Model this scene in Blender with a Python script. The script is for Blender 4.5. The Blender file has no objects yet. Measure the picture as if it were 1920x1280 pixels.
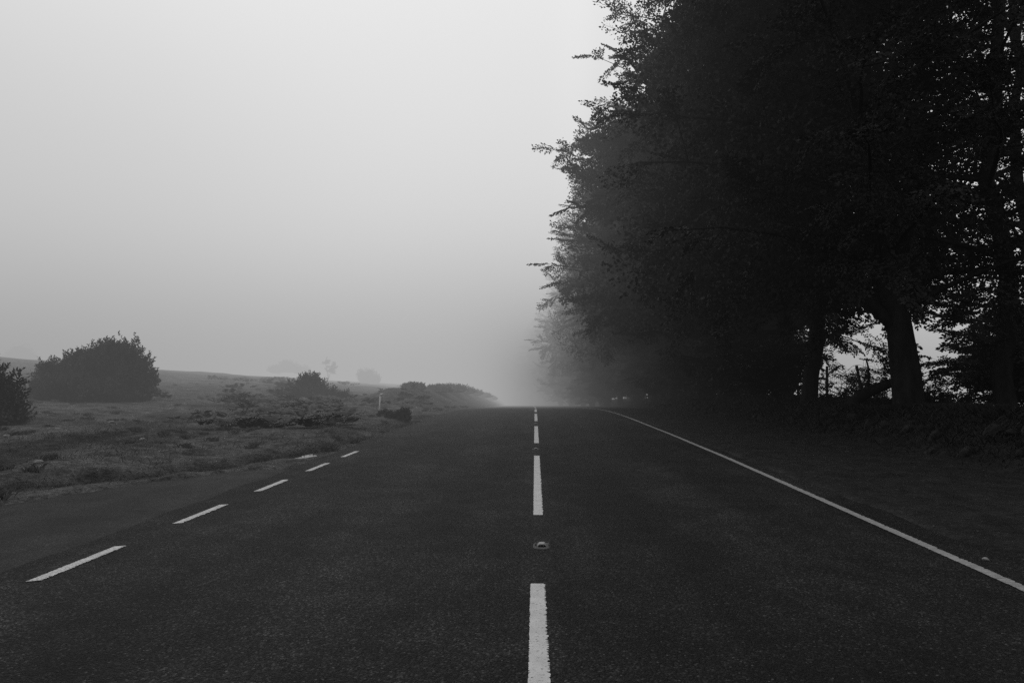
import bpy, math, random
import numpy as np
from mathutils import Vector

R = math.radians
rng = np.random.default_rng(7)
random.seed(7)
scene = bpy.context.scene
col = scene.collection

# ------------------------------------------------------------------ helpers
def tag(o, label=None, cat=None, group=None, kind=None):
    if label: o['label'] = label
    if cat: o['category'] = cat
    if group: o['group'] = group
    if kind: o['kind'] = kind
    return o

def empty(name, loc=(0, 0, 0), rz=0.0):
    o = bpy.data.objects.new(name, None)
    o.empty_display_size = 0.3
    o.location = loc
    o.rotation_euler.z = rz
    col.objects.link(o)
    return o

def link(name, me, mat=None, parent=None):
    o = bpy.data.objects.new(name, me)
    if mat is not None and len(me.materials) == 0:
        me.materials.append(mat)
    col.objects.link(o)
    if parent is not None:
        o.parent = parent
    return o

def mesh_np(name, verts, loops, counts, smooth=False):
    """mesh from flat numpy arrays: verts (n,3), loop vertex ids, loop count per face"""
    me = bpy.data.meshes.new(name)
    verts = np.ascontiguousarray(verts, dtype=np.float32)
    loops = np.ascontiguousarray(loops, dtype=np.int32)
    counts = np.ascontiguousarray(counts, dtype=np.int32)
    me.vertices.add(len(verts)); me.vertices.foreach_set('co', verts.ravel())
    me.loops.add(len(loops)); me.loops.foreach_set('vertex_index', loops)
    me.polygons.add(len(counts))
    starts = np.concatenate(([0], np.cumsum(counts)[:-1])).astype(np.int32)
    me.polygons.foreach_set('loop_start', starts)
    me.polygons.foreach_set('loop_total', counts)
    if smooth:
        me.polygons.foreach_set('use_smooth', np.ones(len(counts), dtype=bool))
    me.update(calc_edges=True)
    return me

def quads(name, V):
    """V: (n,4,3) separate quads"""
    n = len(V)
    return mesh_np(name, V.reshape(-1, 3), np.arange(n * 4), np.full(n, 4))

def grid_mesh(name, X, Y, Z, smooth=True):
    """X,Y,Z 2-D arrays (ny,nx)"""
    ny, nx = X.shape
    v = np.stack([X, Y, Z], -1).reshape(-1, 3)
    i = np.arange(ny * nx).reshape(ny, nx)
    f = np.stack([i[:-1, :-1], i[:-1, 1:], i[1:, 1:], i[1:, :-1]], -1).reshape(-1, 4)
    return mesh_np(name, v, f.ravel(), np.full(len(f), 4), smooth)

class Tubes:
    """collects tapered tubes into one mesh"""
    def __init__(self): self.v = []; self.l = []; self.c = []; self.n = 0
    def add(self, pts, rad, sides=6, cap=True, wob=0.0):
        pts = np.asarray(pts, float); m = len(pts)
        rad = np.broadcast_to(np.asarray(rad, float), (m,))
        t = np.gradient(pts, axis=0); t /= np.linalg.norm(t, axis=1)[:, None] + 1e-9
        ref = np.where(np.abs(t[:, 2:3]) > .9, np.array([[1., 0, 0]]), np.array([[0, 0, 1.]]))
        if np.abs(t[:, 2]).mean() > .6: ref = np.tile([[1., 0, 0]], (m, 1))
        a = np.cross(t, ref); a /= np.linalg.norm(a, axis=1)[:, None] + 1e-9
        b = np.cross(t, a)
        ang = np.linspace(0, 2 * np.pi, sides, endpoint=False)
        w = 1 + (wob * rng.standard_normal((m, sides)) if wob else 0)
        ring = pts[:, None] + rad[:, None, None] * ((a[:, None] * np.cos(ang)[None, :, None] + b[:, None] * np.sin(ang)[None, :, None]) * (w[..., None] if wob else 1))
        idx = np.arange(m * sides).reshape(m, sides) + self.n
        nx = np.roll(idx, -1, 1)
        f = np.stack([idx[:-1], nx[:-1], nx[1:], idx[1:]], -1).reshape(-1, 4)
        self.v.append(ring.reshape(-1, 3)); self.l.append(f.ravel()); self.c.append(np.full(len(f), 4))
        if cap:
            self.l.append(idx[-1]); self.c.append(np.array([sides]))
            self.l.append(idx[0][::-1]); self.c.append(np.array([sides]))
        self.n += m * sides
    def mesh(self, name, smooth=True):
        return mesh_np(name, np.concatenate(self.v), np.concatenate(self.l), np.concatenate(self.c), smooth)

def bez(p0, p1, p2, n):
    t = np.linspace(0, 1, n)[:, None]
    p0, p1, p2 = map(lambda p: np.asarray(p, float), (p0, p1, p2))
    return (1 - t) ** 2 * p0 + 2 * t * (1 - t) * p1 + t ** 2 * p2

def sstep(a, b, x):
    t = np.clip((np.asarray(x, float) - a) / (b - a), 0, 1)
    return t * t * (3 - 2 * t)

class VNoise:
    """smooth 2-D value noise"""
    def __init__(self, seed): self.t = np.random.default_rng(seed).random((256, 256))
    def __call__(self, x, y):
        x = np.asarray(x, float); y = np.asarray(y, float)
        xi = np.floor(x).astype(int); yi = np.floor(y).astype(int)
        fx = x - xi; fy = y - yi
        fx = fx * fx * (3 - 2 * fx); fy = fy * fy * (3 - 2 * fy)
        T = self.t
        a = T[yi % 256, xi % 256]; b = T[yi % 256, (xi + 1) % 256]
        c = T[(yi + 1) % 256, xi % 256]; d = T[(yi + 1) % 256, (xi + 1) % 256]
        return (a * (1 - fx) + b * fx) * (1 - fy) + (c * (1 - fx) + d * fx) * fy * 1.0
def fbm(n, x, y, o=3):
    return sum(n(x * 2 ** k + 17.3 * k, y * 2 ** k + 5.1 * k) * .5 ** k for k in range(o)) / sum(.5 ** k for k in range(o)) - .5
N1, N2, N3 = VNoise(1), VNoise(2), VNoise(3)

# ------------------------------------------------------------------ materials
class NT:
    def __init__(self, name):
        self.m = bpy.data.materials.new(name); self.m.use_nodes = True
        self.t = self.m.node_tree; self.t.nodes.clear()
        self.out = self.t.nodes.new('ShaderNodeOutputMaterial')
    def n(self, typ, **kw):
        x = self.t.nodes.new(typ)
        for k, v in kw.items():
            if k.startswith('_'): setattr(x, k[1:], v)
            else: x.inputs[k.replace('__', ' ')].default_value = v
        return x
    def l(self, a, b): self.t.links.new(a, b)
    def ramp(self, fac, stops):
        r = self.t.nodes.new('ShaderNodeValToRGB')
        e = r.color_ramp.elements
        while len(e) < len(stops): e.new(0.5)
        for el, (p, v) in zip(e, stops):
            el.position = p; el.color = (v, v, v, 1)
        self.l(fac, r.inputs['Fac']); return r.outputs['Color']
    def mix(self, a, b, fac, mode='MIX'):
        m = self.t.nodes.new('ShaderNodeMix'); m.data_type = 'RGBA'; m.blend_type = mode
        for sock, v in ((m.inputs['Factor'], fac), (m.inputs['A'], a), (m.inputs['B'], b)):
            if isinstance(v, (int, float)):
                sock.default_value = v if sock.type == 'VALUE' else (v, v, v, 1)
            else: self.l(v, sock)
        return m.outputs['Result']
    def math(self, op, a, b=0.0, clamp=False):
        m = self.t.nodes.new('ShaderNodeMath'); m.operation = op; m.use_clamp = clamp
        for s, v in zip(m.inputs, (a, b)):
            if isinstance(v, (int, float)): s.default_value = v
            else: self.l(v, s)
        return m.outputs[0]
    def bsdf(self, color, rough=.9, spec=.3, normal=None, metal=0):
        b = self.t.nodes.new('ShaderNodeBsdfPrincipled')
        for nm, v in (('Base Color', color), ('Roughness', rough), ('Specular IOR Level', spec), ('Metallic', metal)):
            if isinstance(v, (int, float)):
                b.inputs[nm].default_value = v if b.inputs[nm].type == 'VALUE' else (v, v, v, 1)
            else: self.l(v, b.inputs[nm])
        if normal is not None: self.l(normal, b.inputs['Normal'])
        self.l(b.outputs[0], self.out.inputs['Surface'])
        return b
    def bump(self, h, strength=.5, dist=.02):
        b = self.n('ShaderNodeBump', Strength=strength, Distance=dist)
        self.l(h, b.inputs['Height']); return b.outputs[0]
    def noise(self, vec, scale, detail=4, rough=.55):
        x = self.n('ShaderNodeTexNoise', Scale=scale, Detail=detail, Roughness=rough)
        if vec is not None: self.l(vec, x.inputs['Vector'])
        return x.outputs[0]
    def vor(self, vec, scale, feature='F1', out='Distance'):
        x = self.n('ShaderNodeTexVoronoi', Scale=scale, _feature=feature)
        if vec is not None: self.l(vec, x.inputs['Vector'])
        return x.outputs[out]
    def pos(self): return self.n('ShaderNodeNewGeometry').outputs['Position']
    def obj(self): return self.n('ShaderNodeTexCoord').outputs['Object']
    def scaled(self, vec, s):
        m = self.n('ShaderNodeMapping'); m.inputs['Scale'].default_value = s
        self.l(vec, m.inputs['Vector']); return m.outputs[0]

def mat_asphalt(name, base, coarse=1.0, spec=.25, speck=1.0, lane=False):
    k = NT(name); p = k.pos()
    big = k.noise(k.scaled(p, (1.1, .16, 1)), 1.0, 5)            # long streaks and wheel tracks
    mid = k.noise(p, 2.3, 4)
    patch = k.noise(k.scaled(p, (.6, .45, 1)), 1.0, 3)
    chip = k.vor(p, 78, 'F1', 'Color')                          # one tone per stone chip
    bw = k.n('ShaderNodeRGBToBW'); k.l(chip, bw.inputs[0])
    edge = k.vor(p, 78)
    tone = k.ramp(bw.outputs[0], [(0, base * (1 - .75 * coarse)), (.45, base * (1 - .45 * coarse)), (.75, base * (1 + .8 * coarse)), (1, base * (1 + 5.2 * coarse))])
    gap = k.ramp(edge, [(.25, 1), (.75, .45)])
    c = k.mix(tone, gap, .8, 'MULTIPLY')
    c = k.mix(c, k.ramp(big, [(.40, .70), (.60, 1.32)]), 1, 'MULTIPLY')
    c = k.mix(c, k.ramp(patch, [(.40, .72), (.60, 1.26)]), 1, 'MULTIPLY')
    c = k.mix(c, k.ramp(mid, [(.38, .72), (.62, 1.28)]), 1, 'MULTIPLY')
    if lane:                                                     # the right lane is darker, with a tarry joint
        sx = k.n('ShaderNodeSeparateXYZ'); k.l(p, sx.inputs[0])
        xx = k.math('ADD', sx.outputs['X'], k.math('MULTIPLY', k.math('SUBTRACT', k.noise(p, 3, 4), .5), .22))
        jn = k.n('ShaderNodeMapRange'); k.l(xx, jn.inputs[0])
        for i_, q_ in enumerate((-.02, .16, 1, .70)): jn.inputs[i_ + 1].default_value = q_
        tar = k.ramp(k.math('ABSOLUTE', k.math('SUBTRACT', xx, .24)), [(.02, .78), (.16, 1)])
        c = k.mix(c, k.mix(tar, jn.outputs[0], 1, 'MULTIPLY'), 1, 'MULTIPLY')
        trk = k.math('SINE', k.math('MULTIPLY', k.math('ADD', xx, .35), 3.5))
        c = k.mix(c, k.ramp(k.math('ADD', k.math('MULTIPLY', trk, .5), .5), [(.0, .84), (1, 1.14)]), 1, 'MULTIPLY')
    # scattered pale stones
    s1 = k.n('ShaderNodeTexVoronoi', Scale=40.0); k.l(p, s1.inputs['Vector'])
    sb = k.n('ShaderNodeRGBToBW'); k.l(s1.outputs['Color'], sb.inputs[0])
    pick = k.math('GREATER_THAN', sb.outputs[0], .82)
    core = k.math('LESS_THAN', s1.outputs['Distance'], .25)
    c = k.mix(c, base * 6, k.math('MULTIPLY', k.math('MULTIPLY', pick, core), .75 * speck))
    h = k.math('ADD', k.math('MULTIPLY', edge, -1.0), k.math('MULTIPLY', bw.outputs[0], .6))
    k.bsdf(c, .78, spec, k.bump(h, .8 * coarse, .009))
    return k.m

def mat_paint(name, base, worn, rib=0.0):
    k = NT(name); p = k.pos()
    grime = k.noise(p, 7, 4)
    chips = k.noise(k.scaled(p, (40, 62, 1)), 1, 5, .7)
    c = k.mix(base, k.ramp(grime, [(.3, .78), (.7, 1.0)]), 1, 'MULTIPLY')
    lost = k.ramp(chips, [(worn - .05, 1), (worn + .02, 0)])
    c = k.mix(c, .05, lost)
    if rib:
        w = k.noise(k.scaled(p, (9, 55, 1)), 1, 3)
        c = k.mix(c, k.ramp(w, [(.38, .55), (.6, 1.05)]), rib, 'MULTIPLY')
    fine = k.vor(p, 120)
    k.bsdf(c, .75, .25, k.bump(k.math('ADD', fine, k.math('MULTIPLY', lost, -1)), .35, .004))
    return k.m

def mat_ground(name):
    k = NT(name); p = k.pos()
    a = k.noise(p, .55, 6, .65); b = k.noise(k.scaled(p, (1, .8, 1)), 2.6, 7, .72); f = k.noise(p, 17, 4, .7)
    grass = k.ramp(a, [(.3, .085), (.5, .118), (.7, .15)])
    grass = k.mix(grass, k.ramp(b, [(.38, .5), (.5, .95), (.62, 1.35)]), 1, 'MULTIPLY')
    grass = k.mix(grass, k.ramp(f, [(.36, .55), (.64, 1.4)]), 1, 'MULTIPLY')
    soil_and_shade = k.ramp(b, [(.3, .014), (.7, .032)])
    soil_and_shade = k.mix(soil_and_shade, k.ramp(f, [(.3, .6), (.72, 1.4)]), 1, 'MULTIPLY')
    at = k.n('ShaderNodeAttribute', _attribute_name='soil_and_shade')
    c = k.mix(grass, soil_and_shade, at.outputs['Fac'])
    h = k.math('ADD', b, k.math('MULTIPLY', f, .5))
    k.bsdf(c, .95, .1, k.bump(h, .8, .12))
    return k.m

def mat_plain(name, lo, hi, scale=6.0, rough=.85, spec=.2, bump=.3, stretch=(1, 1, 1), metal=0):
    k = NT(name); p = k.scaled(k.obj(), stretch)
    n = k.noise(p, scale, 5, .65)
    c = k.ramp(n, [(.3, lo), (.7, hi)])
    k.bsdf(c, rough, spec, k.bump(n, bump, .03), metal)
    return k.m

def mat_leaf(name, lo, hi, scale=.5, spec=.25, rough=.5):
    k = NT(name); p = k.obj()
    n = k.noise(p, scale, 3); f = k.noise(p, 11, 2)
    c = k.ramp(n, [(.32, lo), (.68, hi)])
    c = k.mix(c, k.ramp(f, [(.25, .78), (.75, 1.22)]), 1, 'MULTIPLY')
    k.bsdf(c, rough, spec)
    return k.m

M = dict(
    road=mat_asphalt('road_asphalt', .022, 1.0, .16, lane=True),
    layby=mat_asphalt('layby_asphalt', .027, .55, .2, .4),
    paint=mat_paint('white_road_paint', .80, .40),
    paint_left=mat_paint('worn_white_paint', .82, .435),
    paint_edge=mat_paint('dull_edge_paint', .46, .33, .9),
    ground=mat_ground('turf_and_soil'),
    grass=mat_leaf('grass_blades', .13, .22, .4, .1, .8),
    dry=mat_leaf('dry_grass', .05, .12, .8, .1, .8),
    bark=mat_plain('bark', .012, .036, 5, .95, .1, .9, (1, 1, .25)),
    pale_bark=mat_plain('pale_bark', .05, .12, 4, .9, .1, .6, (1, 1, .3)),
    leaf=mat_leaf('beech_leaves', .022, .044, .45, .08, .65),
    leaf_far=mat_leaf('hedge_leaves', .022, .045, .6),
    gorse=mat_leaf('gorse_spines', .032, .10, 1.1, .1, .8),
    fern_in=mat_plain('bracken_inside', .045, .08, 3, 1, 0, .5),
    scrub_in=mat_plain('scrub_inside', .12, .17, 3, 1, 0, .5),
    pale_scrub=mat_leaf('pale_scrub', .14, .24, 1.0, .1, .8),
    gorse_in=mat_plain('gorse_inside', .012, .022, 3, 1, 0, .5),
    fern=mat_leaf('bracken_fronds', .07, .14, 1.6, .15, .7),
    stone=mat_plain('bank_stone', .016, .042, 7, .9, .2, .8),
    pale_stone=mat_plain('pale_stone', .22, .42, 30, .9, .2, .4),
    post=mat_plain('white_plastic', .8, .9, 8, .5, .3, .05),
    dark=mat_plain('dark_fitting', .02, .04, 10, .6, .3, .1),
    wood=mat_plain('weathered_wood', .03, .07, 6, .95, .1, .6, (1, 1, .2)),
    wire=mat_plain('wire', .08, .12, 10, .6, .3, .05),
    iron=mat_plain('cast_iron', .035, .07, 40, .6, .4, .3),
    iron_worn=mat_plain('worn_iron', .28, .42, 40, .45, .5, .2),
    rubber=mat_plain('black_rubber', .010, .02, 40, .7, .3, .2),
)
def mat_glass_bead():
    k = NT('reflector_glass'); k.bsdf(.25, .15, .6); return k.m
M['bead'] = mat_glass_bead()
def mat_water():
    k = NT('puddle_water'); n = k.noise(k.pos(), 6, 2)
    k.bsdf(.02, .03, .8, k.bump(n, .05, .01)); return k.m
M['water'] = mat_water()

# ------------------------------------------------------------------ land form
def zr(y):
    """height of the road along its length: level, then over a brow and gently down"""
    y = np.asarray(y, float)
    a = -.001 * np.clip(y - 27, 0, 16.5) ** 2
    b = -.033 * np.clip(y - 43.5, 0, 120)
    return a + b

def bend(y):
    """the road swings gently left beyond the brow"""
    return -.0002 * np.clip(np.asarray(y, float) - 50, 0, 140) ** 2

RL, RR = -4.15, 3.98                     # tarmac edges
def layby_edge(y):
    return np.interp(y, [-30, 2, 5, 8.6, 10.5, 11.6, 12.1, 12.5], [-11.0, -8.6, -7.5, -6.45, -5.7, -5.1, -4.5, -4.1])

def ridge(x, y, pts, w, h):
    """soft ridge (or ditch) of height h along a polyline"""
    best = np.full(np.broadcast(x, y).shape, 1e9)
    for (x0, y0), (x1, y1) in zip(pts[:-1], pts[1:]):
        dx, dy = x1 - x0, y1 - y0
        t = np.clip(((x - x0) * dx + (y - y0) * dy) / (dx * dx + dy * dy), 0, 1)
        best = np.minimum(best, np.hypot(x - x0 - t * dx, y - y0 - t * dy))
    return h * np.exp(-(best / w) ** 2)

HOLLOW = [(-10.5, 8.5), (-8.9, 10.8), (-9.6, 14), (-9.8, 17), (-9.5, 19.5), (-8.0, 20.5)]
DITCH = [(-7.2, 9.4), (-5.9, 11.4), (-5.3, 13.2), (-4.8, 15), (-4.65, 20), (-4.6, 30)]
def ground_z(x, y):
    y = np.asarray(y, float); x = np.asarray(x, float) - bend(y)
    z0 = zr(y)
    # ---- left: rough common, rising away from the road towards a brow about 60 m off
    d = np.clip(RL - x, 0, None)
    s = np.interp(y, [-30, 8, 20, 32, 46, 60, 90, 115, 160, 420], [.0, .008, .022, .042, .064, .083, .060, .050, .02, .0])
    left = z0 * np.exp(-d / 5) + s * np.minimum(d, 60) * (1 + .0 * d)
    amp = sstep(1.2, 6.5, d)
    left = left + amp * (.34 * fbm(N1, x * .16, y * .13, 3) + .16 * fbm(N2, x * .7, y * .6, 3))
    left = left + sstep(0, .8, d) * (.09 * fbm(N3, x * 2.6, y * 2.2, 2) + .16 * np.clip(fbm(N1, x * 1.25 + 40, y * 1.0, 2), -.02, .4))
    brk = np.clip(.62 + 1.5 * fbm(N2, x * .42 + 9, y * .36, 2), .1, 1.15)
    left = left + brk * ridge(x, y, [(-8.0, 7.5), (-7.6, 11), (-8.2, 14), (-7.4, 17), (-6.0, 19.5)], 1.0, .15)
    left = left - brk * ridge(x, y, HOLLOW, .5, .17)
    left = left + brk * ridge(x, y, [(-11.5, 12), (-10.9, 15), (-10.9, 18), (-10.4, 21), (-8.6, 23)], 1.0, .17)
    left = left - brk * ridge(x, y, DITCH, .36, .14)
    left = left - ridge(x, y, [(-17, 20), (-13, 23), (-11, 26)], .6, .15)
    # the overgrown bank beside the far road
    left = left + ridge(x, y, [(-8.5, 44), (-7.0, 58), (-6.3, 75), (-5.6, 100), (-5.2, 150)], 1.7, .80) * (1 - .75 * sstep(58, 105, y))
    # ---- right: narrow verge, then a stone-faced bank carrying the trees, falling away behind
    e = np.clip(x - RR, 0, None)
    wob = .7 * fbm(N2, y * .22, x * 0 + 3.3, 2)
    right = z0 + .03 * sstep(0, .5, e) + .05 * fbm(N3, x * 1.3, y * 1.1, 3) * sstep(0, 1, e)
    right = right + (.72 + .35 * fbm(N1, y * .3, x * .2, 2)) * sstep(7.3 + wob, 9.5 + wob, x)
    right = right - .075 * np.clip(x - 12.5, 0, 60)
    right = right + .12 * fbm(N2, x * .9, y * .8, 3) * sstep(6.5, 8, x)
    z = np.where(x < (RL + RR) / 2, left, right)
    # carriageway and lay-by bed cut slightly into the land
    edge = np.where(y < 12.5, np.maximum(-60, layby_edge(y)), RL)
    inside = sstep(0, .18, x - edge) * sstep(0, .12, RR - x)
    z = z * (1 - inside) + (z0 - .06) * inside
    return z

def axis(segs):
    out = []
    for a, b, st in segs:
        out.append(np.arange(a, b, st))
    out.append([segs[-1][1]])
    return np.concatenate(out)
gx = axis([(-420, -80, 20), (-80, -34, 2), (-34, -15, .45), (-15, -3.6, .14), (-3.6, 3.5, 1.2), (3.5, 9.5, .14), (9.5, 16, .5), (16, 60, 4), (60, 420, 20)])
gy = axis([(-60, 0, 4), (0, 6, .5), (6, 24, .16), (24, 46, .4), (46, 110, 1.5), (110, 200, 6), (200, 900, 35)])
GX, GY = np.meshgrid(gx, gy)
GZ = ground_z(GX, GY)
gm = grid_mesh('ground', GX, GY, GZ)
soil_and_shade = np.maximum(sstep(3.5, 4.2, GX) * .93, 0)
soil_and_shade = np.maximum(soil_and_shade, ridge(GX, GY, [(x - .35, y) for x, y in HOLLOW], .55, .95))  # bare soil on hollows and ditch, also standing in for their weak shading
soil_and_shade = np.maximum(soil_and_shade, ridge(GX, GY, DITCH, .42, .8))
soil_and_shade = np.maximum(soil_and_shade, ridge(GX, GY, [(-17, 20), (-13, 23), (-11, 26)], .5, .7))
soil_and_shade = np.maximum(soil_and_shade, .75 * sstep(.08, .24, fbm(N2, GX * .45, GY * .4, 3)) * (GX < RL))
soil_and_shade = np.where(GX < RL, soil_and_shade * np.clip(.75 + 1.6 * fbm(N3, GX * .9, GY * .8, 3), 0, 1), soil_and_shade)
at = gm.attributes.new('soil_and_shade', 'FLOAT', 'POINT'); at.data.foreach_set('value', soil_and_shade.astype(np.float32).ravel())
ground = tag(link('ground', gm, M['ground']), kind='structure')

# ------------------------------------------------------------------ road
def strip(name, xs_fn, ys, z_off, mat, ncol=2):
    ys = np.asarray(ys, float)
    l, r = xs_fn(ys); l = l + bend(ys); r = r + bend(ys)
    t = np.linspace(0, 1, ncol)[None]
    X = l[:, None] * (1 - t) + r[:, None] * t
    Y = np.repeat(ys[:, None], ncol, 1)
    Z = zr(Y) + z_off
    return grid_mesh(name, X, Y, Z)
ys = np.concatenate([np.arange(-40, 60, .25), np.arange(60, 230, 2.)])
def road_x(y):
    return (RL + .10 * fbm(N1, y * .9, y * 0, 3) * 2, RR + .09 * fbm(N2, y * 1.1, y * 0 + 9, 3) * 2)
road = tag(link('road', strip('road', road_x, ys, 0, None, 24), M['road']), kind='structure')
ysl = np.concatenate([np.arange(-30, 12.2, .2)])
def lay_x(y): return (layby_edge(y) - .12 + .16 * fbm(N3, y * 1.3, y * 0 + 4, 3), np.full_like(y, RL + .0))
lay = tag(link('lay_by', strip('lay_by', lambda y: (lay_x(y)[0], np.full_like(y, RL + .12)), ysl, -.010, None, 10), M['layby']), kind='structure')

def edge_x(y):                     # right-hand edge line
    return np.interp(y, [-5, 4, 8, 14, 20, 32, 60, 200], [3.44, 3.49, 3.57, 3.70, 3.75, 3.72, 3.70, 3.70])

def painted(name, xc, y0, y1, w, mat, jit=.006, step=.025, skew=0.0):
    n = max(3, int((y1 - y0) / step))
    y = np.linspace(y0, y1, n)
    c = (xc(y) if callable(xc) else np.full(n, xc)) + bend(y)
    def j():
        a = rng.random(n) ** 3 * 1.5; b = np.interp(y, y[::6], rng.random(len(y[::6])))
        return jit * (a + .7 * b)
    l = c - w / 2 + .6 * j(); r = c + w / 2 - 1.6 * j()
    Y = np.stack([y - skew, y, y + skew], 1)
    X = np.stack([l, c, r], 1)
    return grid_mesh(name, X, Y, zr(Y) + .0045)
DC = [('nearest long white centre dash, cut off by the lower edge of the view'),
      ('long white centre dash just beyond the nearest road stud'),
      ('white centre dash between the second and third road studs from the camera'),
      ('short looking white centre dash just past the third road stud'),
      ('tiny foreshortened centre dash at the brow of the road'),
      ('faint far centre dash over the brow, fading into fog')]
for i in range(10):
    a = -1 + 9 * i
    me = painted('centre_line_dash', .02 if i == 0 else .035, a, a + (6.33 if i == 0 else 6.2), .118, M['paint'], .008 if i < 2 else .004, .007 if i < 2 else .06)
    tag(link('centre_line_dash', me, M['paint']), DC[min(i, 5)], 'road marking', 'dashes of the white centre line')
DL = ['worn white edge dash nearest the camera, at the lower left', 'second white edge dash from the camera, left of the lane',
      'third white edge dash, beside the tip of the smooth lay-by', 'fourth short white edge dash, beside the puddle',
      'farthest small white edge dash on the left side of the road']
for i in range(5):
    a = 5.28 + 2.14 * i
    me = painted('edge_dash', -3.74, a, a + 1.12, .112, M['paint_left'], .012, .01, .02)
    tag(link('edge_dash', me, M['paint_left']), DL[i], 'road marking', 'short dashes across the lay-by mouth')
me = painted('edge_line', edge_x, -3, 120, .108, M['paint_edge'], .008, .02)
tag(link('edge_line', me, M['paint_edge']), 'long solid dull white line along the right edge of the road', 'road marking')
# ------------------------------------------------------------------ road studs (cat's eyes)
def box_bm(verts8):
    f = [(0, 3, 2, 1), (4, 5, 6, 7), (0, 1, 5, 4), (1, 2, 6, 5), (2, 3, 7, 6), (3, 0, 4, 7)]
    return np.array(verts8, float), f
class MB:
    def __init__(self): self.v = []; self.f = []
    def hexa(self, v8):
        b = len(self.v); self.v += [tuple(p) for p in v8]
        for q in [(0, 3, 2, 1), (4, 5, 6, 7), (0, 1, 5, 4), (1, 2, 6, 5), (2, 3, 7, 6), (3, 0, 4, 7)]:
            self.f.append(tuple(b + i for i in q))
    def box(self, x0, x1, y0, y1, z0, z1, tx=0, ty=0):
        self.hexa([(x0, y0, z0), (x1, y0, z0), (x1, y1, z0), (x0, y1, z0),
                   (x0 + tx, y0 + ty, z1), (x1 - tx, y0 + ty, z1), (x1 - tx, y1 - ty, z1), (x0 + tx, y1 - ty, z1)])
    def mesh(self, name, bevel=0):
        me = bpy.data.meshes.new(name); me.from_pydata(self.v, [], self.f)
        if bevel:
            import bmesh
            bm = bmesh.new(); bm.from_mesh(me)
            bmesh.ops.bevel(bm, geom=list(bm.edges), offset=bevel, segments=2, affect='EDGES', profile=.6)
            bm.to_mesh(me); bm.free()
        me.update(); return me
def make_stud():
    root = empty('road_stud')
    # iron dish: an oval rim ramping up to two side cheeks
    n = 28; rings = [(.100, .150, .0005), (.088, .135, .010), (.072, .110, .014), (.060, .09, .006)]
    v = []; f = []
    for (rx, ry, z) in rings:
        for a in np.linspace(0, 2 * np.pi, n, endpoint=False):
            c, s = math.cos(a), math.sin(a)
            q = (abs(c) ** 4 + abs(s) ** 4) ** -.25
            side = abs(c) ** 2
            v.append((rx * c * q, ry * s * q, z * (.45 + .9 * side)))
    for k in range(len(rings) - 1):
        for i in range(n):
            j = (i + 1) % n
            f.append((k * n + i, k * n + j, (k + 1) * n + j, (k + 1) * n + i))
    f.append(tuple(range((len(rings) - 1) * n, len(rings) * n)))
    me = bpy.data.meshes.new('housing'); me.from_pydata(v, [], f); me.update()
    link('housing', me, M['iron'], root)
    for s in (-1, 1):                                       # raised cheeks either side
        b = MB(); b.box(*sorted((s * .070, s * .082)), -.07, .07, .006, .030, .002, .02)
        link('cheek', b.mesh('cheek', .003), M['iron'], root)
    b = MB()                                               # arched rubber insert, pale worn top
    prof = [(-.056, .004), (-.040, .024), (-.026, .034), (.026, .034), (.040, .024), (.056, .004)]
    for (x0, z0), (x1, z1) in zip(prof[:-1], prof[1:]):
        t = .009
        b.hexa([(x0, -.055, z0 - t), (x1, -.055, z1 - t), (x1, .055, z1 - t), (x0, .055, z0 - t),
                (x0, -.050, z0), (x1, -.050, z1), (x1, .050, z1), (x0, .050, z0)])
    arch = link('insert', b.mesh('insert'), M['iron_worn'], root)
    b = MB(); b.box(-.036, .036, -.046, .046, .003, .0235, .006, .0)
    core = link('rubber_core', b.mesh('rubber_core'), M['rubber'], arch)
    for s in (-1, 1):
        me = bpy.data.meshes.new('reflector')
        vv = []; ff = []; rr = .0075; nn = 10
        for k in range(5):
            a = k / 4 * math.pi / 2
            for i in range(nn):
                b_ = 2 * math.pi * i / nn
                vv.append((s * .016 + rr * math.cos(a) * math.cos(b_), -.046 - rr * math.sin(a), .014 + rr * math.cos(a) * math.sin(b_)))
        for k in range(4):
            for i in range(nn):
                j = (i + 1) % nn; ff.append((k * nn + i, k * nn + j, (k + 1) * nn + j, (k + 1) * nn + i))
        me.from_pydata(vv, [], ff); me.update()
        link('reflector', me, M['bead'], arch)
    return root
def copy_tree(o, parent=None):
    c = o.copy(); col.objects.link(c)
    if parent is not None: c.parent = parent
    for ch in list(o.children): copy_tree(ch, c)
    return c
stud = make_stud()
SL = ['nearest iron road stud, in the gap before the nearest centre dash', 'second road stud along the centre line', 'third small road stud along the centre line',
      'tiny road stud near the brow of the road', 'tiny road stud near the brow of the road']
for i in range(5):
    o = stud if i == 0 else copy_tree(stud)
    yy = 6.53 + 9 * i
    o.scale = (.80, .80, .85)
    o.location = (.06 if i == 0 else .02, yy, float(zr(yy)) + .001)
    tag(o, SL[i], 'road stud', 'road studs between the centre dashes')

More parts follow.
